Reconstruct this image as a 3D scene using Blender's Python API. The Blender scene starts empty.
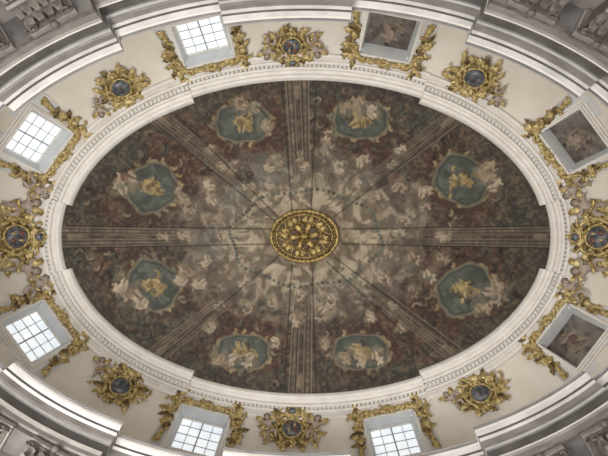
import bpy, math, random
import numpy as np
from mathutils import Vector, Matrix
random.seed(4); np.random.seed(4)
S=bpy.context.scene
S.view_settings.view_transform='Standard'
F=500.0; A=11.33; B=7.21; ZC=1.6
def H(d): return ZC+d
def srgb(h):
    h=h.lstrip('#'); c=[int(h[i:i+2],16)/255 for i in (0,2,4)]
    return tuple(((x/12.92) if x<=.04045 else ((x+.055)/1.055)**2.4) for x in c)
# ---------------------------------------------------------------- materials
def mat(name,c1,c2=None,rough=.7,metal=0.,scale=3.,bump=0.,bscale=None,emit=0.,detail=5.,vcol=None):
    m=bpy.data.materials.new(name); m.use_nodes=True
    n=m.node_tree.nodes; l=m.node_tree.links; b=n['Principled BSDF']
    b.inputs['Roughness'].default_value=rough; b.inputs['Metallic'].default_value=metal
    tc=n.new('ShaderNodeTexCoord')
    nz=n.new('ShaderNodeTexNoise'); nz.inputs['Scale'].default_value=scale; nz.inputs['Detail'].default_value=detail
    l.new(tc.outputs['Object'],nz.inputs['Vector'])
    cr=n.new('ShaderNodeValToRGB'); cr.color_ramp.elements[0].position=.35; cr.color_ramp.elements[1].position=.68
    a=srgb(c1); d=srgb(c2 or c1)
    cr.color_ramp.elements[0].color=(*a,1); cr.color_ramp.elements[1].color=(*d,1)
    l.new(nz.outputs['Fac'],cr.inputs['Fac'])
    out=cr.outputs['Color']
    if vcol:
        at=n.new('ShaderNodeAttribute'); at.attribute_name=vcol
        mx=n.new('ShaderNodeMix'); mx.data_type='RGBA'; mx.blend_type='MULTIPLY'; mx.inputs[0].default_value=1.0
        l.new(at.outputs['Color'],mx.inputs[6]); l.new(cr.outputs['Color'],mx.inputs[7]); out=mx.outputs[2]
    l.new(out,b.inputs['Base Color'])
    if emit>0:
        l.new(out,b.inputs['Emission Color']); b.inputs['Emission Strength'].default_value=emit
    if bump>0:
        n2=n.new('ShaderNodeTexNoise'); n2.inputs['Scale'].default_value=bscale or scale*3; n2.inputs['Detail'].default_value=4
        l.new(tc.outputs['Object'],n2.inputs['Vector'])
        bp=n.new('ShaderNodeBump'); bp.inputs['Strength'].default_value=bump; bp.inputs['Distance'].default_value=.05
        l.new(n2.outputs['Fac'],bp.inputs['Height']); l.new(bp.outputs['Normal'],b.inputs['Normal'])
    return m
M_CREAM=mat('cream_plaster','#e4dccf','#ede6db',.85,scale=.8,bump=.1)
M_LUN=mat('pale_lunette_plaster','#cdd1d4','#e0e2e2',.85,scale=1.2)
M_WHITE=mat('white_stucco','#e1dcd5','#ede9e3',.7,scale=2,bump=.1)
M_LIP=mat('cornice_stucco','#aaa7a5','#c1bebb',.7,scale=1.5,bump=.15)
M_GREY=mat('grey_marbling_and_shade','#524e4c','#6b6765',.5,scale=1.8,bump=.1)
M_MID=mat('warm_grey_stucco','#736d69','#8b8581',.65,scale=1.5,bump=.1)
M_BROWN=mat('brown_grey_capital_stucco','#544d48','#746c66',.7,scale=4,bump=.3)
M_GOLD=mat('gilding','#967d48','#e2cf98',.38,.4,scale=7,bump=.8,bscale=14)
M_GOLDD=mat('aged_gilding','#4d3d26','#94804f',.45,.35,scale=6,bump=.7,bscale=12)
M_SHIELD=mat('slate_blue_shield','#3d434c','#85878e',.4,.1,scale=5)
M_RED=mat('heraldic_red','#5b3a34','#8b5c4c',.5,scale=6)
M_FLESH=mat('stucco_putto_skin','#8f8276','#c2b4a8',.6,scale=4)
M_STEEL=mat('window_bar','#9aa0a4','#b0b5b8',.5,scale=3)
M_PANE=mat('daylit_window_glass','#d3dce4','#edf1f4',.2,scale=.8,emit=.75)
M_FLOOR=mat('stone_floor','#a39a8e','#bdb5a9',.5,scale=.6)
M_PAINT=mat('fresco_paint','#d6d6d6','#ffffff',.8,scale=2.2,vcol='Col',detail=8)
# ---------------------------------------------------------------- mesh helper
class MB:
    def __init__(s): s.v=[]; s.f=[]; s.m=[]; s.mats=[]; s.sm=[]
    def mi(s,m):
        if m not in s.mats: s.mats.append(m)
        return s.mats.index(m)
    def add(s,vs,fs,m,smooth=True):
        o=len(s.v); k=s.mi(m); s.v+= [tuple(x) for x in vs]
        for f in fs: s.f.append(tuple(i+o for i in f)); s.m.append(k); s.sm.append(smooth)
    def box(s,x0,x1,y0,y1,z0,z1,m):
        vs=[(x,y,z) for x in(x0,x1) for y in(y0,y1) for z in(z0,z1)]
        s.add(vs,[(0,1,3,2),(4,6,7,5),(0,4,5,1),(2,3,7,6),(0,2,6,4),(1,5,7,3)],m,False)
    def ell(s,c,r,m,rot=0,nu=14,nv=8):
        vs=[];fs=[];ca,sa=math.cos(rot),math.sin(rot)
        for j in range(nv+1):
            p=math.pi*j/nv
            for i in range(nu):
                q=2*math.pi*i/nu
                x=r[0]*math.sin(p)*math.cos(q);y=r[1]*math.sin(p)*math.sin(q);z=r[2]*math.cos(p)
                vs.append((c[0]+x*ca-y*sa,c[1]+x*sa+y*ca,c[2]+z))
        for j in range(nv):
            for i in range(nu):
                fs.append((j*nu+i,j*nu+(i+1)%nu,(j+1)*nu+(i+1)%nu,(j+1)*nu+i))
        s.add(vs,fs,m)
    def tube(s,pts,rad,m,seg=7,closed=False,flat=1.0):
        n=len(pts); P=[Vector(p) for p in pts]; vs=[];fs=[]
        if not hasattr(rad,'__len__'): rad=[rad]*n
        for i in range(n):
            if closed: t=P[(i+1)%n]-P[i-1]
            else: t=P[min(i+1,n-1)]-P[max(i-1,0)]
            if t.length<1e-9: t=Vector((1,0,0))
            t.normalize(); up=Vector((0,0,1)) if abs(t.z)<.95 else Vector((1,0,0))
            a=t.cross(up).normalized(); b=a.cross(t)
            for k in range(seg):
                q=2*math.pi*k/seg
                vs.append(P[i]+a*math.cos(q)*rad[i]+b*math.sin(q)*rad[i]*flat)
        for i in range(n if closed else n-1):
            j=(i+1)%n
            for k in range(seg): fs.append((i*seg+k,i*seg+(k+1)%seg,j*seg+(k+1)%seg,j*seg+k))
        if not closed: fs.append(tuple(range(seg))); fs.append(tuple((n-1)*seg+k for k in range(seg)))
        s.add(vs,fs,m)
    def leaf(s,base,ang,L,W,m,lift=.15,z0=.05,bend=0.,curl=.1,lobes=3):
        n=12;vs=[];fs=[];x,y=base[0],base[1];zb=base[2] if len(base)>2 else z0
        a=ang
        for i in range(n+1):
            u=i/n
            w=W*.5*(math.sin(math.pi*min(1,u*.93+.07))**.7)*(1+.3*math.sin(u*lobes*2*math.pi))
            if i==n: w=.004
            z=zb+lift*math.sin(u*math.pi*.75)+ (curl*max(0,u-.75)*-4*.25)
            nx,ny=-math.sin(a),math.cos(a)
            for k,(q,dz) in enumerate(((-1,-.06),(-.5,.02),(0,.035),(.5,.02),(1,-.06))):
                dzz=dz*W*1.6 if k!=2 else -0.01*W
                vs.append((x+nx*w*q,y+ny*w*q,z+dzz))
            x+=math.cos(a)*L/n; y+=math.sin(a)*L/n; a+=bend/n
        for i in range(n):
            for k in range(4): fs.append((i*5+k,i*5+k+1,(i+1)*5+k+1,(i+1)*5+k))
        s.add(vs,fs,m)
    def scroll(s,mid,ang,L,m,typ=1,r=.05,z=.12,k0=4.2,flip=1):
        n=40;pts=[];x=y=0;h=0
        for i in range(n+1):
            u=i/n*2-1
            k=(.25+k0*abs(u)**3)*(1 if (typ==1 or u>0) else -1)*flip
            pts.append((x,y)); x+=math.cos(h)/n; y+=math.sin(h)/n; h+=k*2.0/n*1.9
        p=np.array(pts); c=(p[8]+p[-9])/2; d=p[-9]-p[8]; a0=math.atan2(d[1],d[0]); ln=max(.05,math.hypot(*d))
        rot=ang-a0; ca,sa=math.cos(rot),math.sin(rot); sc=L/ln; out=[];rad=[]
        for i,q in enumerate(p):
            e=(q-c)*sc; u=abs(i/n*2-1)
            out.append((mid[0]+e[0]*ca-e[1]*sa,mid[1]+e[0]*sa+e[1]*ca,z+.05*u)); rad.append(r*(1.15-.45*u))
        s.tube(out,rad,m,6)
        for e in (out[0],out[-1]): s.ell((e[0],e[1],e[2]+.01),(r*1.1,r*1.1,r*1.1),m,nu=8,nv=5)
    def obj(s,name,mw=None):
        me=bpy.data.meshes.new(name); me.from_pydata(s.v,[],s.f)
        for m in s.mats: me.materials.append(m)
        me.polygons.foreach_set('material_index',s.m); me.polygons.foreach_set('use_smooth',s.sm)
        me.update(); o=bpy.data.objects.new(name,me); S.collection.objects.link(o)
        if mw is not None: o.matrix_world=mw
        return o
# ---------------------------------------------------------------- oval geometry
def nrm(t):
    x,y=B*math.cos(t),A*math.sin(t); l=math.hypot(x,y); return x/l,y/l
def C(t,o):
    n=nrm(t); return A*math.cos(t)+o*n[0],B*math.sin(t)+o*n[1]
def speed(t,o):
    a=C(t-.002,o); b=C(t+.002,o); return math.hypot(b[0]-a[0],b[1]-a[1])/.004
def incut(p,cm):
    for m in cm:
        l=m@p
        if abs(l.z)<1.2 and abs(l.x)<1.24 and abs(l.y)<1.07: return True
    return False
def sweep(name,prof,mats,steps=None,N=420,cut=None):
    ts=[(2*math.pi*i/N) for i in range(N)]
    if steps:
        for a,b,_ in steps:
            for e in(a,b):
                e%=2*math.pi; ts+= [e-.0008,e+.0008]
    ts=sorted(t%(2*math.pi) for t in ts)
    def sh(t):
        r=0
        for a,b,v in (steps or []):
            d=(t-a)%(2*math.pi)
            if d<(b-a): r=v
        return r
    mb=MB(); n=len(ts); P=len(prof); vs=[]
    for t in ts:
        s_=sh(t)
        for p in prof:
            k=p[2] if len(p)>2 else 1
            c=C(t,p[0]+s_*k); vs.append((c[0],c[1],H(p[1])))
    cm=[m.inverted() for m in (cut or [])]
    def keep(f):
        if not cm: return True
        p=Vector((0,0,0))
        for q in f: p+=Vector(vs[q])
        return not incut(p/4,cm)
    for k in range(P-1):
        fs=[(i*P+k,((i+1)%n)*P+k,((i+1)%n)*P+k+1,i*P+k+1) for i in range(n)]
        fs=[f for f in fs if keep(f)]
        if k==0: mb.add(vs,fs,mats[0],bool(cut))
        else:
            mi=mb.mi(mats[k%len(mats)] if len(mats)>1 else mats[0])
            for f in fs: mb.f.append(f); mb.m.append(mi); mb.sm.append(bool(cut))
    return mb.obj(name)
D=math.radians
CART=[-93,93,-132,-52.5,132,51,180,0]
WIN=[(-111,1),(-73,0),(-155,1),(-25,0),(155,1),(26,0),(112,1),(72,1)]
# ---------------------------------------------------------------- ceiling painting
DE=23.5; RISE=1.0
def dome_d(x,y):
    e=np.clip((x/A)**2+(y/B)**2,0,1.2); return DE+RISE*(1-e)
def vnoise(x,y,seed):
    rs=np.random.RandomState(seed); g=rs.rand(256,256)
    xi=np.floor(x).astype(int); yi=np.floor(y).astype(int); fx=x-xi; fy=y-yi
    fx=fx*fx*(3-2*fx); fy=fy*fy*(3-2*fy)
    a=g[yi%256,xi%256];b=g[yi%256,(xi+1)%256];c=g[(yi+1)%256,xi%256];d=g[(yi+1)%256,(xi+1)%256]
    return (a*(1-fx)+b*fx)*(1-fy)+(c*(1-fx)+d*fx)*fy
def fbm(x,y,sc,seed,o=4):
    r=0;a=1;t=0
    for i in range(o):
        r=r+a*vnoise(x/sc*2**i+37.2*i,y/sc*2**i+11.7*i,seed+i); t+=a; a*=.55
    return r/t
def sstep(a,b,x):
    t=np.clip((x-a)/(b-a),0,1); return t*t*(3-2*t)
class Paint:
    def __init__(s,X,Y,base):
        s.X=X;s.Y=Y;s.c=np.tile(np.array(srgb(base)),(len(X),1))
    def mix(s,mask,col):
        c=np.array(srgb(col)) if isinstance(col,str) else col
        m=np.clip(mask,0,1)[:,None]; s.c=s.c*(1-m)+c*m
    def cap(s,x0,y0,x1,y1,r0,r1,col,al=.9,soft=.8,shade=.35):
        X,Y=s.X,s.Y; R=max(r0,r1)+2+soft
        idx=np.where((X>min(x0,x1)-R)&(X<max(x0,x1)+R)&(Y>min(y0,y1)-R)&(Y<max(y0,y1)+R))[0]
        if len(idx)==0:return
        px=X[idx]-x0;py=Y[idx]-y0;dx=x1-x0;dy=y1-y0;L=dx*dx+dy*dy+1e-6
        h=np.clip((px*dx+py*dy)/L,0,1); ex=px-dx*h; ey=py-dy*h; r=r0+(r1-r0)*h
        d=np.hypot(ex,ey)
        m=(1-sstep(-soft*.5,soft,d-r))*al
        c=np.array(srgb(col)); sh=1+shade*(-(ex+ey)/(r+.1))*.6
        cc=np.clip(c[None]*sh[:,None],0,1)
        s.c[idx]=s.c[idx]*(1-m[:,None])+cc*m[:,None]
    def curl(s,x,y,ang,L,k,r,col,al=.7,n=9):
        for i in range(n):
            u=i/n; st=L/n*(1-.55*u); x2,y2=x+math.cos(ang)*st,y+math.sin(ang)*st
            s.cap(x,y,x2,y2,r*(1-.6*u),r*(1-.6*(u+1/n)),col,al,soft=.8); x,y=x2,y2; ang+=k*(.25+1.6*u)/n*4
        return x,y
    def fig(s,cx,cy,k,ang,skin='#b59a80',robe='#8c7a66',rs=None,cloud=True,al=.85,cc='#7f705a'):
        rs=rs or random; ca,sa=math.cos(ang),math.sin(ang)
        def T(x,y): return cx+(x*ca-y*sa)*k, cy+(x*sa+y*ca)*k
        def cp(a,b,r0,r1,col,al=al): s.cap(*T(*a),*T(*b),r0*k,r1*k,col,al,soft=1.0)
        if cloud:
            for i in range(7):
                p=T(rs.uniform(-8,8),rs.uniform(-3,8)); s.cap(*p,*p,rs.uniform(2.,4.5)*k,3*k,cc,.4*al,soft=3.5)
            for i in range(4):
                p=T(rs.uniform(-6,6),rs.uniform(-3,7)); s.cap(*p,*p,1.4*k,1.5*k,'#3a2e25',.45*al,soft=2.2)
        f=rs.choice((-1,1))
        cp((0,0),(f*2.5,4.5),2.2,1.5,robe); cp((f*2.5,4.5),(-f*1,7.5),1.3,.8,skin)
        cp((-1,1),(-f*3,4.2),1.7,1.1,skin); cp((-f*3,4.2),(-f*4.0,6.5),1.,.6,skin)
        cp((0,-4),(0,0),1.9,2.0,skin if rs.random()<.5 else robe)
        cp((1,-4),(3.7,-2.5-f),.9,.7,skin); cp((3.7,-2.5-f),(4.8,-4.5),.7,.4,skin)
        cp((-1,-4),(-3.4,-2),.9,.7,skin); cp((-3.4,-2),(-4.4,-4.*f),.6,.4,skin)
        cp((0,-6.8),(0,-7),1.4,1.4,skin); cp((0,-7.8),(.3,-8),1.1,1.1,'#3d2c20')
        if rs.random()<.4: cp((f*1.5,-3),(f*5,-6),1.3,.6,'#9a8d79',.45)
def paint_ceiling(X,Y):
    P=Paint(X,Y,'#4f3d31')
    n0=fbm(X,Y,26,300,3); n00=fbm(X+90,Y-40,26,310,3); Xw=X+ (n0-.5)*26; Yw=Y+(n00-.5)*26
    q=np.sqrt((X/242)**2+(Y/154)**2)
    n1=fbm(Xw,Yw,38,1);n2=fbm(Xw,Yw,15,20,5);n3=fbm(Xw,Yw,6,40,3);n4=fbm(Xw,Yw,55,60);n5=fbm(X,Y,2.6,77,2)
    P.mix(sstep(.42,.60,n1)*.7,'#5a3b2d'); P.mix(sstep(.5,.62,n2)*.65,'#3e3a31')
    P.mix(sstep(.5,.64,n4)*.6,'#4b4b40'); P.mix(sstep(.57,.68,n3)*.4,'#77644c'); P.mix(sstep(.55,.68,1-n3)*.5,'#2e241d')
    P.mix(sstep(.80,1.0,q+.35*(n2-.5))*.55,'#474a41'); P.mix(sstep(.965,.985,q)*.5,'#3b332d')
    P.mix(np.exp(-((q-.66-.2*(n1-.5))/.10)**2)*.5,'#4d3427')
    P.mix(sstep(.56,.7,n5)*.25,'#8b7355'); P.mix(sstep(.58,.7,1-n5)*.35,'#2a201b')
    cl=1-sstep(.42,.58,q+.38*(n2-.5)+.2*(n1-.5)); P.mix(cl*.72,'#746858')
    P.mix(cl*sstep(.5,.64,n3)*.65,'#978975'); P.mix(cl*sstep(.5,.62,1-n2)*.65,'#4d4136'); P.mix(cl*sstep(.5,.6,n1)*.4,'#6a6d66')
    gl=1-sstep(.26,.40,q+.18*(n2-.5)); P.mix(gl*.65,'#887a62'); P.mix(gl*sstep(.47,.62,n3)*.55,'#aa9d84')
    P.mix(gl*sstep(.51,.64,1-n3)*.55,'#594b3c'); P.mix((1-sstep(.17,.23,q))*.5,'#68583f')
    rs=random.Random(7)
    med=[(-63,-114,28,19,0),(55,-117,28,19,0),(-154,-49,26,24,-.5),(156,-57,28,24,.5),(-153,48,27,24,.5),(159,53,29,24,-.5),(-63,115,27,18,0),(55,115,28,18,0)]
    for i in range(200):
        t=rs.uniform(0,6.283); r=rs.uniform(.58,.96)
        x,y=242*r*math.cos(t),154*r*math.sin(t)
        if any(((x-m[0])/m[2])**2+((y-m[1])/m[3])**2<1.3 for m in med): continue
        c=rs.choice(['#6b5743','#595a50','#2f251e','#5d3c2e','#7a6950','#4e5148','#857760'])
        z=rs.uniform(0,6.28); kk=rs.choice((-1,1))
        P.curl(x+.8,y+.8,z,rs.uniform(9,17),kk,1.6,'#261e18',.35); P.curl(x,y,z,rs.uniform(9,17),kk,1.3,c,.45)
    ribs=[(-9,-153,-5,-62,11),(-6,153,-3,62,11),(-240,0,-118,0,9.5),(243,0,114,0,9.5),(-148,-120,-68,-58,8),(148,-120,70,-60,8),(-150,118,-70,56,8),(150,118,70,56,8)]
    for (x0,y0,x1,y1,w) in ribs:
        dx,dy=x1-x0,y1-y0;L=math.hypot(dx,dy);ux,uy=dx/L,dy/L
        a=(X-x0)*ux+(Y-y0)*uy; b=(X-x0)*-uy+(Y-y0)*ux
        on=sstep(-12,-8,a)*(1-sstep(L-25,L+12,a)); ww=w*(1-.22*np.clip(a/L,0,1))
        P.mix(on*(1-sstep(ww-1,ww+.6,np.abs(b)))*.9,'#483d34')
        v=np.abs(b)/ww
        bd=on*sstep(.42,.50,v)*(1-sstep(.84,.92,v))
        P.mix(bd*.75,'#6e604f'); P.mix(bd*sstep(.4,.8,np.cos(a*.9+3*n3)*.5+.5)*.3,'#3d3128'); P.mix(bd*sstep(.5,.65,n3)*.4,'#857660')
        for kk,cc in ((1.0,'#8e806b'),(.9,'#261e19'),(.43,'#211916'),(.3,'#7f6f59')): P.mix(on*np.exp(-((np.abs(b)-ww*kk)/.75)**2)*.75,cc)
        P.mix(on*np.exp(-(b/(ww*.2))**2)*sstep(.4,.6,n3)*.5,'#7d6c56')
        P.cap(x0+ux*5,y0+uy*5,x0+ux*14,y0+uy*14,3.4,2.0,'#7c6c57',.7)
        for e in (.8,): P.fig(x0+dx*e,y0+dy*e,.8,math.atan2(-dx,dy)+math.pi,'#8b7c67','#756753',rs,False,al=.65)
    for i,(mx,my,w,h,a) in enumerate(med):
        ca,sa=math.cos(a),math.sin(a); u=((X-mx)*ca+(Y-my)*sa)/w; v=(-(X-mx)*sa+(Y-my)*ca)/h
        ph=np.arctan2(v,u); r=np.sqrt(u*u+v*v)*(1+.05*np.cos(4*ph)+.025*np.cos(9*ph))
        P.mix((1-sstep(1.15,1.5,r+.5*(n2-.5)))*.6,'#4b3023')
        for j in range(20):
            z=2*math.pi*j/20; x=mx+(w*1.08*math.cos(z))*ca-(h*1.08*math.sin(z))*sa; y=my+(w*1.08*math.cos(z))*sa+(h*1.08*math.sin(z))*ca
            e=z+a+rs.choice((-1,1))*1.3; P.curl(x,y,e,rs.uniform(6,10),rs.choice((-1,1)),1.4,rs.choice(['#7c6a4b','#6a6853','#8c7a58','#4a3a2c']),.65,n=7)
        P.mix((1-sstep(.97,1.03,r))*.88,'#525950'); P.mix((1-sstep(.8,1.0,r))*sstep(.4,.6,n2)*.7,'#424640'); P.mix((1-sstep(.7,1.0,r))*sstep(.5,.65,n3)*.5,'#696a5f')
        P.mix(np.exp(-((r-1.02)/.05)**2)*.7,'#7b7058'); P.mix(np.exp(-((r-.9)/.035)**2)*.6,'#333730')
        for j in range(16):
            x=mx+rs.gauss(0,w*.22);y=my+rs.gauss(0,h*.22); z=rs.uniform(0,6.28)
            P.curl(x,y,z,rs.uniform(7,12),rs.choice((-1,1)),1.3,rs.choice(['#75643d','#897548','#4e4029','#9a8658','#8d7a4c']),.75,n=7)
        P.fig(mx-3,my,1.2,math.atan2(my,mx)-math.pi/2+math.pi,'#98845a','#6a5a3a',rs,False,al=.8)
        P.fig(mx+6,my+2,.9,math.atan2(my,mx)+math.pi/2+.5,'#8a7648','#5d4e32',rs,False,al=.8)
    grp=[(-181,-59,1.4),(-186,-50,1.2),(52,-133,1.2),(40,-130,.9),(66,-126,1.),(-66,-134,1.1),(-50,-130,.9),(182,-68,1.5),(190,-52,1.1),(184,-60,1.),(-176,58,1.5),(-186,50,1.2),(-165,68,1.),(188,60,1.5),(178,72,1.1),(192,48,1.),
         (-58,124,1.1),(-75,124,1.),(-88,124,1.),(55,124,1.1),(40,122,1.),(72,122,1.),(-126,-44,1.),(-122,-36,.8),(120,-46,1.1),(124,40,1.),(-126,44,1.),(-40,-113,.9),(22,-102,.8),(95,-88,.8),(-95,-88,.7),(95,92,.7),(-95,92,.8),(20,108,.8),(-30,106,.8)]
    for x,y,k in grp:
        P.fig(x,y,k,math.atan2(y,x)+math.pi/2+rs.uniform(-.7,.7),rs.choice(['#a29079','#ab9b84','#928067']),rs.choice(['#857966','#75634d','#686a5d','#694a3b']),rs,al=.72)
    for ring,cnt,k in ((.55,18,.95),(.43,20,.85),(.34,16,.62)):
        for i in range(cnt):
            t=2*math.pi*(i+rs.uniform(-.3,.3))/cnt; r=ring+rs.uniform(-.05,.05)
            x,y=242*r*math.cos(t),154*r*math.sin(t)
            P.fig(x,y,k*rs.uniform(.8,1.15),math.atan2(y,x)+math.pi/2+rs.uniform(-.8,.8),rs.choice(['#9d8c76','#8b7a64','#a7977f']),rs.choice(['#786c5a','#615243','#5f6259','#67493b','#8b7e68']),rs,al=.62)
    for i in range(84):
        t=2*math.pi*i/84; r=.31+.012*math.sin(8*t)
        P.cap(242*r*math.cos(t),154*r*math.sin(t)+1,242*r*math.cos(t)+.5,154*r*math.sin(t)+1,1.6,1.3,rs.choice(['#454c45','#58625a','#403d33','#4f5a54']),.8)
    for x0,y0,x1,y1 in ((10,-153,5,-24),(-24,-153,-14,-26),(148,-113,28,-20),(-132,-125,-26,-18),(-240,-11,-34,-8),(243,-11,36,-8),(-240,11,-34,7),(243,11,36,7),(152,112,28,20),(-145,120,-26,18),(10,153,6,26),(-22,153,-14,26),(-150,-112,-30,-15),(130,125,20,24)):
        dx,dy=x1-x0,y1-y0;L=math.hypot(dx,dy);ux,uy=dx/L,dy/L
        a=(X-x0)*ux+(Y-y0)*uy; b=(X-x0)*-uy+(Y-y0)*ux
        P.mix(((a>0)&(a<L))*np.exp(-(b/.7)**2)*.75,'#17120f')
    lum=P.c.mean(1,keepdims=True); g=.072
    P.c=P.c*(np.clip(lum/g,.12,3)**.22)
    lum=P.c.mean(1,keepdims=True); P.c=lum+(P.c-lum)*.92
    return np.clip(P.c,0,1)
st=0.7*DE/F
nx=int(A*1.06/st);ny=int(B*1.08/st)
xs=np.arange(-nx,nx+1)*st; ys=np.arange(-ny,ny+1)*st
GX,GY=np.meshgrid(xs,ys); gx=GX.ravel();gy=GY.ravel(); gd=dome_d(gx,gy)
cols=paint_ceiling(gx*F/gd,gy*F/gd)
W=len(xs);Hh=len(ys)
inside=((GX/(A+.42))**2+(GY/(B+.42))**2)<1
idx=np.arange(W*Hh).reshape(Hh,W)
ok=inside[:-1,:-1]&inside[1:,:-1]&inside[:-1,1:]&inside[1:,1:]
fa=np.stack([idx[:-1,:-1][ok],idx[1:,:-1][ok],idx[1:,1:][ok],idx[:-1,1:][ok]],1)
used=np.unique(fa); remap=-np.ones(W*Hh,int); remap[used]=np.arange(len(used)); fa=remap[fa]
co=np.stack([gx,gy,gd+ZC],1)[used]; cc=cols[used]
def colmesh(name,co,fa,cc,m,mw=None):
    me=bpy.data.meshes.new(name); me.vertices.add(len(co)); me.vertices.foreach_set('co',co.astype(np.float32).ravel())
    me.loops.add(len(fa)*4); me.loops.foreach_set('vertex_index',fa.astype(np.int32).ravel())
    me.polygons.add(len(fa)); me.polygons.foreach_set('loop_start',np.arange(len(fa),dtype=np.int32)*4)
    me.polygons.foreach_set('loop_total',np.full(len(fa),4,dtype=np.int32))
    me.update(calc_edges=True); me.polygons.foreach_set('use_smooth',np.ones(len(fa),bool))
    at=me.color_attributes.new('Col','FLOAT_COLOR','POINT')
    at.data.foreach_set('color',np.concatenate([cc,np.ones((len(cc),1))],1).astype(np.float32).ravel())
    me.materials.append(m); me.validate()
    o=bpy.data.objects.new(name,me); S.collection.objects.link(o)
    if mw is not None:o.matrix_world=mw
    return o
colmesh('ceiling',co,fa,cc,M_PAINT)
# ---------------------------------------------------------------- ring moulding
rs_=[(D(-117.6),D(-62),.24),(D(62),D(117.6),.24),(D(-12),D(12),.24),(D(168),D(192),.24)]
ringp=[(-.1,23.9,1),(-.1,23.38,1),(-.04,23.24,1),(.08,23.2,1),(.1,23.34,1),(.3,23.34,1),(.33,23.18,1),(.42,23.14,1),(.46,23.38,.6),(.74,23.4,.3),(.76,23.22,.3),(.86,23.16,.3),(.95,23.28,.2),(1.05,23.06,.2),(1.16,23.0,.2),(1.2,23.16,.2),(1.2,23.6,.2)]
sweep('trim_1',ringp,[M_WHITE],rs_)
mb=MB()
t=0
while t<2*math.pi:
    s_=0
    for a,b,v in rs_:
        if (t-a)%(2*math.pi)<(b-a): s_=v*.45
    c=C(t,.6+s_); nn=nrm(t); T=(-nn[1],nn[0])
    vs=[]
    for du in(-.055,.055):
        for dv in(-.1,.1):
            for z in(23.22,23.42): vs.append((c[0]+T[0]*du+nn[0]*dv,c[1]+T[1]*du+nn[1]*dv,H(z)))
    mb.add(vs,[(0,1,3,2),(4,6,7,5),(0,4,5,1),(2,3,7,6),(0,2,6,4),(1,5,7,3)],M_WHITE,False)
    t+=.2/speed(t,.6)
mb.obj('dentil_course')
# ---------------------------------------------------------------- cove
O0,D0=1.2,23.3; CL=3.2; CA=D(48)
def cove(l): return O0+math.cos(CA)*l, D0-math.sin(CA)*l
def frame(tdeg,l,h=0.):
    t=D(tdeg); o,d=cove(l); c=C(t,o); n=nrm(t); a=CA
    up=Vector((-n[0]*math.cos(a),-n[1]*math.cos(a),math.sin(a)))
    N=Vector((-n[0]*math.sin(a),-n[1]*math.sin(a),-math.cos(a)))
    X=up.cross(N)
    p=Vector((c[0],c[1],H(d)))+N*h
    m=Matrix.Identity(4)
    for i,v in enumerate((X,up,N,p)):
        for j in range(3): m[j][i]=v[j]
    return m
LW=1.42
frames=[frame(t,LW) for t,g in WIN]
cp=[(1.1,23.5)]+[cove(CL*k/40) for k in range(41)]+[(3.6,20.0),(3.7,14.9)]
sweep('wall_cove',cp,[M_CREAM],N=1300,cut=frames)
def surf(tdeg,s,l,h):
    t=D(tdeg); o,d=cove(l)
    sg=1 if (frame(tdeg,1).col[0].xyz.dot(Vector((-nrm(t)[1],nrm(t)[0],0)))>0) else -1
    tt=t+sg*s/speed(t+sg*s/speed(t,o)/2,o); c=C(tt,o); n=nrm(tt)
    N=Vector((-n[0]*math.sin(CA),-n[1]*math.sin(CA),-math.cos(CA)))
    return Vector((c[0],c[1],H(d)))+N*h
def panel_paint(X,Y,seed):
    P=Paint(X,Y,'#6f6660'); n=fbm(X,Y,18,seed);n2=fbm(X,Y,7,seed+9,3)
    P.mix(sstep(.4,.6,n)*.8,'#938d88'); P.mix(sstep(.5,.7,n2)*.6,'#594c45'); r=random.Random(seed)
    P.mix(np.exp(-((X)/14)**2-((Y-2)/16)**2)*.5,'#463c38')
    P.fig(0,3,2.0,math.pi,'#a39180','#6a5147',r,True,cc='#8c847d')
    P.fig(-9,-6,1.2,math.pi+.4,'#958473','#5e544b',r,True,cc='#8c847d')
    return P.c
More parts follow.
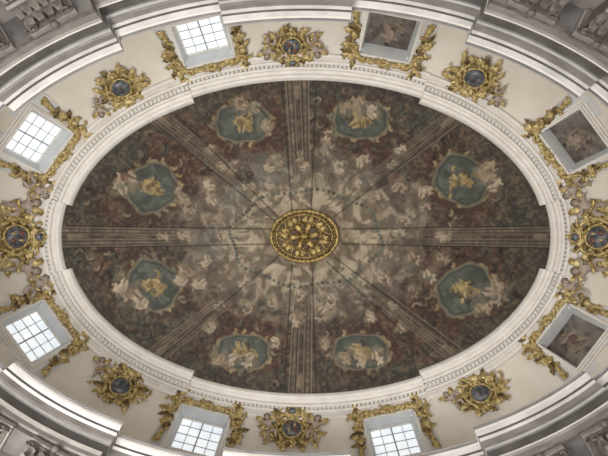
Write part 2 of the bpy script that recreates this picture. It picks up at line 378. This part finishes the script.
def window(i,tdeg,glass):
    mw=frames[i-1]
    hw,hh=1.12,.95
    mb=MB()
    for (a,z) in ((.27,.10),(.17,.22),(.09,.32)):
        X1,Y1=hw+a,hh+a
        mb.box(-X1,-hw,-Y1,Y1,-.3,z,M_WHITE);mb.box(hw,X1,-Y1,Y1,-.3,z,M_WHITE)
        mb.box(-hw,hw,hh,Y1,-.3,z,M_WHITE);mb.box(-hw,hw,-Y1,-hh,-.3,z,M_WHITE)
    x1=hw-.12; yt=hh-.18; yb=-hh+.04; zt=-.42; zb=-.05
    vs=[]
    for (x,y) in((-1,-1),(1,-1),(1,1),(-1,1)): vs+= [(x*hw,y*hh,.31),(x*x1,yt if y>0 else yb,zt if y>0 else zb)]
    mb.add(vs,[(0,2,3,1),(2,4,5,3),(4,6,7,5),(6,0,1,7)],M_LUN,False)
    def Q(x,v,h=0):
        u=(v+1)/2; L=math.hypot(yt-yb,zt-zb); ny,nz=-(zt-zb)/L,(yt-yb)/L
        return (x,yb+(yt-yb)*u+ny*h,zb+(zt-zb)*u+nz*h)
    def bar(xa,xb,va,vb,h0,h1,m):
        vs=[Q(x,v,h) for x in(xa,xb) for v in(va,vb) for h in(h0,h1)]
        mb.add(vs,[(0,1,3,2),(4,6,7,5),(0,4,5,1),(2,3,7,6),(0,2,6,4),(1,5,7,3)],m,False)
    if glass:
        bar(-x1,x1,-1,1,-.05,0,M_PANE)
        bar(-.03,.03,-1,1,0,.05,M_STEEL)
        for q in (-.5,.5): bar(q*x1-.014,q*x1+.014,-1,1,0,.03,M_STEEL)
        for q in (-.5,0,.5): bar(-x1,x1,q-.015,q+.015,0,.03,M_STEEL)
        for sx in(-1,1): bar(sx*x1-.05,sx*x1+.05,-1,1,0,.07,M_WHITE); bar(-x1,x1,sx*.96-.05,sx*.96+.05,0,.07,M_WHITE)
        mb.obj('window_%d'%i,mw)
    else:
        o=mb.obj('painted_blind_window',mw)
        nx_,ny_=80,70; gx,gv=np.meshgrid(np.linspace(-x1,x1,nx_),np.linspace(-1,1,ny_))
        X=gx.ravel()*22;Y=gv.ravel()*22; c=panel_paint(X,Y,i*7+3)
        co=np.array([Q(a,b,0) for a,b in zip(gx.ravel(),gv.ravel())])
        ix=np.arange(nx_*ny_).reshape(ny_,nx_)
        fa=np.stack([ix[:-1,:-1].ravel(),ix[:-1,1:].ravel(),ix[1:,1:].ravel(),ix[1:,:-1].ravel()],1)
        p=colmesh('painted_panel',co,fa,c,M_PAINT); p.parent=o
    mb=MB();n=48;pts=[]
    for j in range(n+1):
        a=math.pi*j/n; pts.append((1.95*math.cos(a),LW+1.5-2.75*math.sin(a)**.85))
    vs=[];K=24
    for (x,l) in pts:
        for k in range(K+1):
            u=k/K; vs.append(surf(tdeg,x*(1-.8*u),l+(LW+1.5-l)*.6*u,.012))
    cm=[mw.inverted()]
    fs=[(j*(K+1)+k,j*(K+1)+k+1,(j+1)*(K+1)+k+1,(j+1)*(K+1)+k) for j in range(n) for k in range(K)]
    fs=[f for f in fs if not incut((vs[f[0]]+vs[f[1]]+vs[f[2]]+vs[f[3]])/4,cm)]
    mb.add(vs,fs,M_LUN,False)
    mb.tube([surf(tdeg,x,l,.02) for x,l in pts],.06,M_WHITE,6)
    mb.obj('lunette_arch')
    mb=MB();G=M_GOLD;rr=random.Random(i)
    for sx in(-1,1):
        mb.scroll((sx*.72,hh+.22),-sx*.15,.75,G,typ=1,r=.06,z=.36,flip=-sx)
        mb.scroll((sx*1.3,hh-.05),math.pi/2+sx*.5,.75,G,typ=-1,r=.08,z=.36,flip=sx)
        mb.scroll((sx*1.55,.2),math.pi/2+sx*.1,.8,G,typ=1,r=.07,z=.25,flip=sx)
        mb.scroll((sx*1.6,hh+.12),sx*.6,.5,G,typ=1,r=.06,z=.25,flip=sx)
        for j in range(12):
            mb.leaf((sx*(1.2+.25*rr.random()),hh-.9+.12*j,.2),(0 if sx>0 else math.pi)+sx*(-.6+.2*j),rr.uniform(.4,.8),rr.uniform(.2,.28),G if j%3 else M_GOLDD,lift=.18,bend=sx*rr.uniform(-1,1.6))
        for j in range(6):
            mb.leaf((sx*(.2+.2*j),hh+.12,.28),math.pi/2-sx*(.2+.15*j),rr.uniform(.24,.45),.2,G,lift=.13,bend=-sx*.8)
        for j in range(5):
            mb.leaf((sx*1.47,-.0-.17*j,.15),-math.pi/2+sx*(.1+.22*j),.42,.2,G,lift=.12,bend=sx*.7)
        mb.ell((sx*1.33,hh+.12,.3),(.17,.15,.14),G)
        mb.ell((sx*1.5,.75,.26),(.13,.2,.12),G)
    for j in range(7):
        a=math.pi/2+(j-3)*.36
        mb.leaf((0,hh+.1,.34),a,.42-.03*abs(j-3),.17,G,lift=.14)
    mb.ell((0,hh+.13,.42),(.13,.11,.1),G)
    mb.obj('gilded_window_surround',mw)
for i,(t,g) in enumerate(WIN): window(i+1,t,g)
# ---------------------------------------------------------------- putto master mesh (skin)
def make_putto():
    J=[(0,0,0,.115),(0,.13,.02,.11),(0,.27,0,.115),(0,.36,0,.055),(0,.42,.01,.07),
       (.13,.3,0,.055),(.25,.2,.08,.045),(.33,.32,.13,.032),(-.13,.3,0,.055),(-.24,.36,.06,.045),(-.34,.28,.12,.032),
       (.09,-.06,.03,.095),(.17,-.2,.14,.075),(.13,-.38,.06,.042),(.15,-.43,.14,.03),
       (-.09,-.06,.03,.095),(-.12,-.26,.1,.075),(-.2,-.4,.0,.042),(-.25,-.44,.07,.03)]
    E=[(0,1),(1,2),(2,3),(3,4),(2,5),(5,6),(6,7),(2,8),(8,9),(9,10),(0,11),(11,12),(12,13),(13,14),(0,15),(15,16),(16,17),(17,18)]
    me=bpy.data.meshes.new('p'); me.from_pydata([j[:3] for j in J],E,[]); o=bpy.data.objects.new('p',me); S.collection.objects.link(o)
    sk=o.modifiers.new('s','SKIN')
    for k,j in enumerate(J): me.skin_vertices[0].data[k].radius=(j[3],j[3])
    me.skin_vertices[0].data[0].use_root=True
    ss=o.modifiers.new('d','SUBSURF'); ss.levels=1
    dg=bpy.context.evaluated_depsgraph_get(); ev=o.evaluated_get(dg); r=ev.to_mesh()
    vs=[tuple(v.co) for v in r.vertices]; fs=[tuple(p.vertices) for p in r.polygons]; ev.to_mesh_clear()
    bpy.data.objects.remove(o)
    mb=MB(); mb.add(vs,fs,M_FLESH)
    mb.ell((0,.5,.03),(.1,.12,.11),M_FLESH); mb.ell((0,.49,.14),(.018,.025,.02),M_FLESH,nu=8,nv=5)
    for s in(-1,1):
        mb.ell((s*.035,.51,.13),(.014,.01,.01),M_GREY,nu=6,nv=4); mb.ell((s*.1,.49,.02),(.015,.03,.02),M_FLESH,nu=6,nv=4)
        mb.leaf((s*.06,.3,-.06),math.pi/2-s*1.0,.5,.24,M_GOLD,lift=.05,bend=s*.7)
        hx,hy,hz=(.33,.32,.13) if s>0 else (-.34,.28,.12)
        for k in range(5):
            a=(math.pi/2-s*.3)+(k-2)*.3; L=(.045,.065,.07,.065,.05)[k]
            mb.tube([(hx,hy,hz),(hx+math.cos(a)*L*.6,hy+math.sin(a)*L*.6,hz+.01),(hx+math.cos(a)*L,hy+math.sin(a)*L,hz+.03)],[.013,.01,.007],M_FLESH,5)
    mb.ell((0,.46,.135),(.022,.008,.01),M_RED,nu=8,nv=4)
    for k in range(9):
        a=k*.4; mb.ell((.085*math.cos(a),.53+.08*math.sin(a),.02),(.04,.04,.05),M_GOLDD,nu=7,nv=5)
    mb.tube([(-.2,.0,.12),(-.08,-.06,.16),(.08,-.03,.16),(.2,.05,.08),(.32,.02,.02)],[.03,.05,.05,.04,.015],M_GOLD,7)
    return mb
PUT=make_putto()
def putto(tdeg,l,s,rot,k=1.0,flip=1,h=.34):
    p=surf(tdeg,s,l,h); m=frame(tdeg,l,h).copy(); m.translation=p
    return PUT.obj('stucco_putto',m@Matrix.Rotation(rot,4,'Z')@Matrix.Diagonal((k*flip,k,k,1)))
# ---------------------------------------------------------------- cartouches
def cartouche(i,tdeg,l0,k,royal):
    mb=MB();rr=random.Random(50+i);G=M_GOLD
    mb.ell((0,0,.04),(.66,.6,.12),M_GOLDD,nu=24)
    mb.ell((0,0,.15),(.40,.36,.16),M_SHIELD,nu=24,nv=12)
    ov=[(.44*math.cos(a),.42*math.sin(a)*(1+.06*math.cos(3*a)),.17) for a in np.linspace(0,2*math.pi,36,endpoint=False)]
    mb.tube(ov,.055,G,8,closed=True)
    if royal:
        for (x,y) in((-.13,.13),(.13,-.13)): mb.ell((x,y,.27),(.12,.12,.05),M_RED)
        mb.ell((.12,.12,.28),(.06,.09,.05),G);mb.ell((-.12,-.13,.28),(.06,.09,.05),G)
    else:
        for q in (-1,0,1): mb.tube([(q*.12,-.2,.28),(q*.12+.05,0,.32),(q*.12,.2,.28)],.012,M_GOLDD,5)
    for sx in(-1,1):
        mb.scroll((sx*.58,.22),math.pi/2+sx*.25,.6,G,typ=1,r=.08,z=.16,flip=sx)
        mb.scroll((sx*.55,-.3),math.pi/2-sx*.35,.6,G,typ=-1,r=.08,z=.16,flip=sx)
        mb.scroll((sx*.95,.05),sx*.7,.65,G,typ=-1,r=.065,z=.1,flip=sx)
        mb.scroll((sx*.35,.6),sx*.5,.45,G,typ=1,r=.06,z=.2,flip=-sx)
        mb.scroll((sx*.3,-.62),-sx*.4,.45,G,typ=1,r=.055,z=.14,flip=sx)
        for j in range(12):
            a=(-1.4+j*.26)+rr.uniform(-.15,.15); a=a if sx>0 else math.pi-a
            L=rr.uniform(.4,.8)*(.75+.45*abs(math.cos(a)))
            mb.leaf((.5*math.cos(a),.48*math.sin(a),.1),a,L,rr.uniform(.18,.28),G if j%3 else M_GOLDD,lift=rr.uniform(.1,.22),bend=rr.uniform(-1.5,1.5))
        for j in range(6):
            mb.ell((sx*(.76+.08*j),.5-.12*j,.12+.02*j),(.06,.05,.05),G,nu=8,nv=5)
    nl=9 if royal else 7
    for j in range(nl):
        a=math.pi/2+(j-(nl-1)/2)*.3
        mb.leaf((0,.48,.16),a,.42,.15,G,lift=.16)
    if royal:
        mb.tube([(.28*math.cos(a),.62+.08*math.sin(a),.3) for a in np.linspace(0,2*math.pi,20,endpoint=False)],.05,G,7,closed=True)
        for j in range(5):
            a=math.pi*(j+.5)/5; mb.tube([(.28*math.cos(a),.64,.32),(.3*math.cos(a),.82,.36),(0,.95,.34)],[.035,.045,.03],G,6)
        mb.ell((0,1.0,.34),(.07,.07,.07),G)
        mb.ell((0,.74,.3),(.18,.14,.12),M_SHIELD)
        for sx in(-1,1):
            for j in range(6): mb.leaf((sx*.7,-.2,.1),(-.2 if sx>0 else math.pi+.2)+sx*(j-2.5)*.35,rr.uniform(.6,.9),.26,G,lift=.18,bend=sx*rr.uniform(-.5,1.5))
    for j in range(5):
        mb.leaf((0,-.5,.12),-math.pi/2+(j-2)*.38,.42-.05*abs(j-2),.18,G,lift=.14)
    mb.ell((0,-.6,.2),(.1,.12,.1),G)
    mb.obj('gilded_royal_cartouche' if royal else 'gilded_cartouche',frame(tdeg,l0,.05)@Matrix.Diagonal((k,k,k,1)))
LS={-93:(.6,1.0,1),93:(.65,1.05,1),-132:(.78,1.02,0),-52.5:(.85,1.1,0),132:(.8,1.05,0),51:(.85,1.05,0),180:(.95,1.22,1),0:(1.05,1.22,1)}
for i,t in enumerate(CART):
    l,k,r=LS[t]; cartouche(i,t,l,k,r)
for t,l,s,rot,k,fl in ((-93,.8,-1.0,.3,1.15,1),(-93,.8,1.0,-.3,1.15,-1),(93,.8,-1.0,.3,1.2,1),(93,.8,1.0,-.3,1.2,-1),(180,1.0,1.4,-.3,1.5,-1),(180,1.0,-1.4,.3,1.5,1),(0,1.0,1.4,-.3,1.5,-1),(0,1.0,-1.4,.3,1.5,1),
      (-155,.65,1.85,-.3,1.3,1),(155,.65,-1.85,.3,1.3,-1),(-25,.65,-1.85,.3,1.3,1),(26,.65,1.85,-.3,1.3,1),(-132,.75,1.25,-.4,1.0,1),(132,.75,-1.2,.4,1.0,1),(-52.5,.8,-1.3,.4,1.0,1),(51,.75,-1.2,.4,1.0,1)):
    putto(t,l,s,rot,k,flip=fl)
# ---------------------------------------------------------------- rosette
mb=MB(); ex,ey=1.66,1.27
def oval(k,z,n=60): return [(ex*k*math.cos(a),ey*k*math.sin(a),z) for a in np.linspace(0,2*math.pi,n,endpoint=False)]
M_RG=mat('rosette_gilding','#6b5630','#bfa565',.42,.4,scale=6,bump=.6,bscale=12)
M_RD=mat('rosette_ground','#3a2b1a','#6e5630',.6,.1,scale=6,bump=.6,bscale=12)
mb.ell((0,0,-.02),(ex*.98,ey*.98,.12),M_RD,nu=48)
mb.tube(oval(.97,.08),.08,M_RG,8,closed=True); mb.tube(oval(.82,.1),.04,M_RG,6,closed=True)
for i in range(44):
    a=2*math.pi*i/44; mb.ell((ex*.895*math.cos(a),ey*.895*math.sin(a),.1),(.05,.05,.05),M_RG,nu=8,nv=5)
rr=random.Random(3)
for i in range(16):
    a=2*math.pi*i/16
    mb.leaf((ex*.42*math.cos(a),ey*.42*math.sin(a),.1),a,.55,.24,M_RG,lift=.15,bend=.7 if i%2 else -.7)
    mb.scroll((ex*.64*math.cos(a+.2),ey*.64*math.sin(a+.2)),a+rr.uniform(-.6,.6),.4,M_RG,typ=1 if i%2 else -1,r=.032,z=.14)
for i in range(12):
    a=2*math.pi*i/12; mb.leaf((.1*math.cos(a),.08*math.sin(a),.14),a,.65,.26,M_RD if i%2 else M_RG,lift=.24,bend=.5)
mb.ell((0,0,.25),(.18,.16,.16),M_RG)
mb.obj('gilded_ceiling_rosette',Matrix.Translation((-.08,-.04,H(24.36)))@Matrix.Rotation(math.pi,4,'X'))
# ---------------------------------------------------------------- entablature
hwS=1.95
rs2=[]
for t in CART:
    t0=D(t); w=hwS/speed(t0,-.3); rs2.append((t0-w,t0+w,-.38))
ent=[(3.8,15.0,0),(-.36,15.0,1),(-.36,14.92,1),(-.30,14.89,1),(-.28,14.80,1),(-.17,14.72,1),(-.15,14.62,1),(-.06,14.60,1),(-.02,14.40,1),(.04,14.36,1),(.06,14.26,1),(.10,14.24,1),(.11,13.72,1),(.02,13.70,1),(.02,13.62,1),(.08,13.58,1),(.1,13.42,1),(.16,13.40,1),(.17,13.22,1),(.5,13.2,0)]
em=[M_CREAM,M_LIP,M_GREY,M_WHITE,M_LIP,M_GREY,M_LIP,M_MID,M_GREY,M_LIP,M_GREY,M_GREY,M_LIP,M_WHITE,M_MID,M_MID,M_GREY,M_BROWN,M_GREY]  # thin grey strips between cornice mouldings are shadow lines put into the colour
sweep('trim_2',ent,em,rs2)
sweep('wall_nave',[(.45,13.4),(.45,-1.6)],[M_MID])
# ---------------------------------------------------------------- pilasters with capitals
def wframe(tdeg,s,o,z):
    t=D(tdeg); t+=s/speed(t,o); c=C(t,o); n=nrm(D(tdeg))
    N=Vector((-n[0],-n[1],0)); up=Vector((0,0,1)); X=up.cross(N); m=Matrix.Identity(4)
    for i,v in enumerate((X,up,N,Vector((c[0],c[1],z)))):
        for j in range(3): m[j][i]=v[j]
    return m
def pilaster(tdeg,s):
    mb=MB(); zt=H(13.22); w=.55; dp=.55
    cap=1.25
    mb.box(-w-.12,w+.12,-.14,0,0,dp+.16,M_MID); mb.box(-w-.06,w+.06,-.2,-.14,0,dp+.1,M_BROWN)
    mb.box(-w+.05,w-.05,-cap,-.2,0,dp-.05,M_BROWN)
    for row,(y,n,L) in enumerate(((-cap,5,.5),(-cap+.35,4,.55))):
        for j in range(n):
            x=(j-(n-1)/2)*(2*w/n)
            vs=[];fs=[]
            for a in range(9):
                u=a/8; ww=.5*(2*w/n)*(1.05-.5*u**2)*(1+.15*math.sin(u*14)); yy=y+L*min(u,.85)-(.12*(u-.85)/.15 if u>.85 else 0); zz=dp-.03+.05*u+.22*u**3
                for q in(-1,0,1): vs.append((x+q*ww,yy,zz-(.05 if q else 0)))
            for a in range(8):
                for q in range(2): fs.append((a*3+q,a*3+q+1,(a+1)*3+q+1,(a+1)*3+q))
            mb.add(vs,fs,M_BROWN)
    for sx in(-1,1):
        pts=[]
        for a in range(26):
            u=a/25; r=.17*(1-u*.85); an=u*9; pts.append((sx*(w-.05+r*math.cos(an)),-.36+r*math.sin(an),dp+.1+.04*u))
        mb.tube(pts,.04,M_BROWN,6); pts=[(sx*(.1+.07*(1-a/16)*math.cos(a*.5)),-.36+.1*(1-a/16)*math.sin(a*.5),dp+.08) for a in range(16)]
        mb.tube(pts,.03,M_BROWN,5)
    mb.ell((0,-.1,dp+.16),(.12,.12,.1),M_BROWN)
    mb.tube([(x,-cap,dp-.02) for x in np.linspace(-w,w,6)],.06,M_MID,6)
    mb.box(-w+.02,w-.02,-zt+.9,-cap,0,dp-.1,M_GREY)
    for j in range(7):
        x=(j-3)*.15; mb.box(x-.045,x+.045,-zt+1.2,-cap-.12,dp-.1,dp-.05,M_MID)
    mb.box(-w-.15,w+.15,-zt,-zt+.5,0,dp+.1,M_MID); mb.box(-w-.06,w+.06,-zt+.5,-zt+.9,0,dp+.02,M_LIP)
    mb.obj('corinthian_pilaster',wframe(tdeg,s,.45,zt))
for t in CART:
    for s in(-.95,.95): pilaster(t,s)
mb=MB(); n=96; vs=[(*C(2*math.pi*i/n,.6),0) for i in range(n)]; mb.add(vs,[tuple(range(n))],M_FLOOR,False); mb.obj('floor')
# ---------------------------------------------------------------- lights
def area(name,loc,target,sx,sy,e,col=(1,1,1),shape='ELLIPSE'):
    l=bpy.data.lights.new(name,'AREA'); l.shape=shape; l.size=sx; l.size_y=sy; l.energy=e; l.color=col
    o=bpy.data.objects.new(name,l); S.collection.objects.link(o); o.location=loc
    o.rotation_euler=(Vector(target)-Vector(loc)).to_track_quat('-Z','Y').to_euler(); return o
area('floor_bounce_fill',(0,0,.3),(0,0,10),20,12,3400,(1,.98,.95))  # added lamp just above the floor, facing up, stands in for floor bounce
area('added_side_light',(-6.5,4.6,7),(2,-1.5,24),3,4,1950,(1,.98,.94),'RECTANGLE')  # unseen lamp added low on one side to bring out relief; no window here
w=bpy.data.worlds.new('World'); S.world=w; w.use_nodes=True; w.node_tree.nodes['Background'].inputs[0].default_value=(.8,.85,.9,1); w.node_tree.nodes['Background'].inputs[1].default_value=.3
# ---------------------------------------------------------------- camera
cam=bpy.data.cameras.new('camera'); co_=bpy.data.objects.new('camera',cam); S.collection.objects.link(co_)
cam.sensor_width=36; cam.lens=F/608*36; cam.shift_x=-2/608; cam.shift_y=9/608
co_.location=(0,0,ZC); co_.rotation_euler=(math.pi,0,0); S.camera=co_
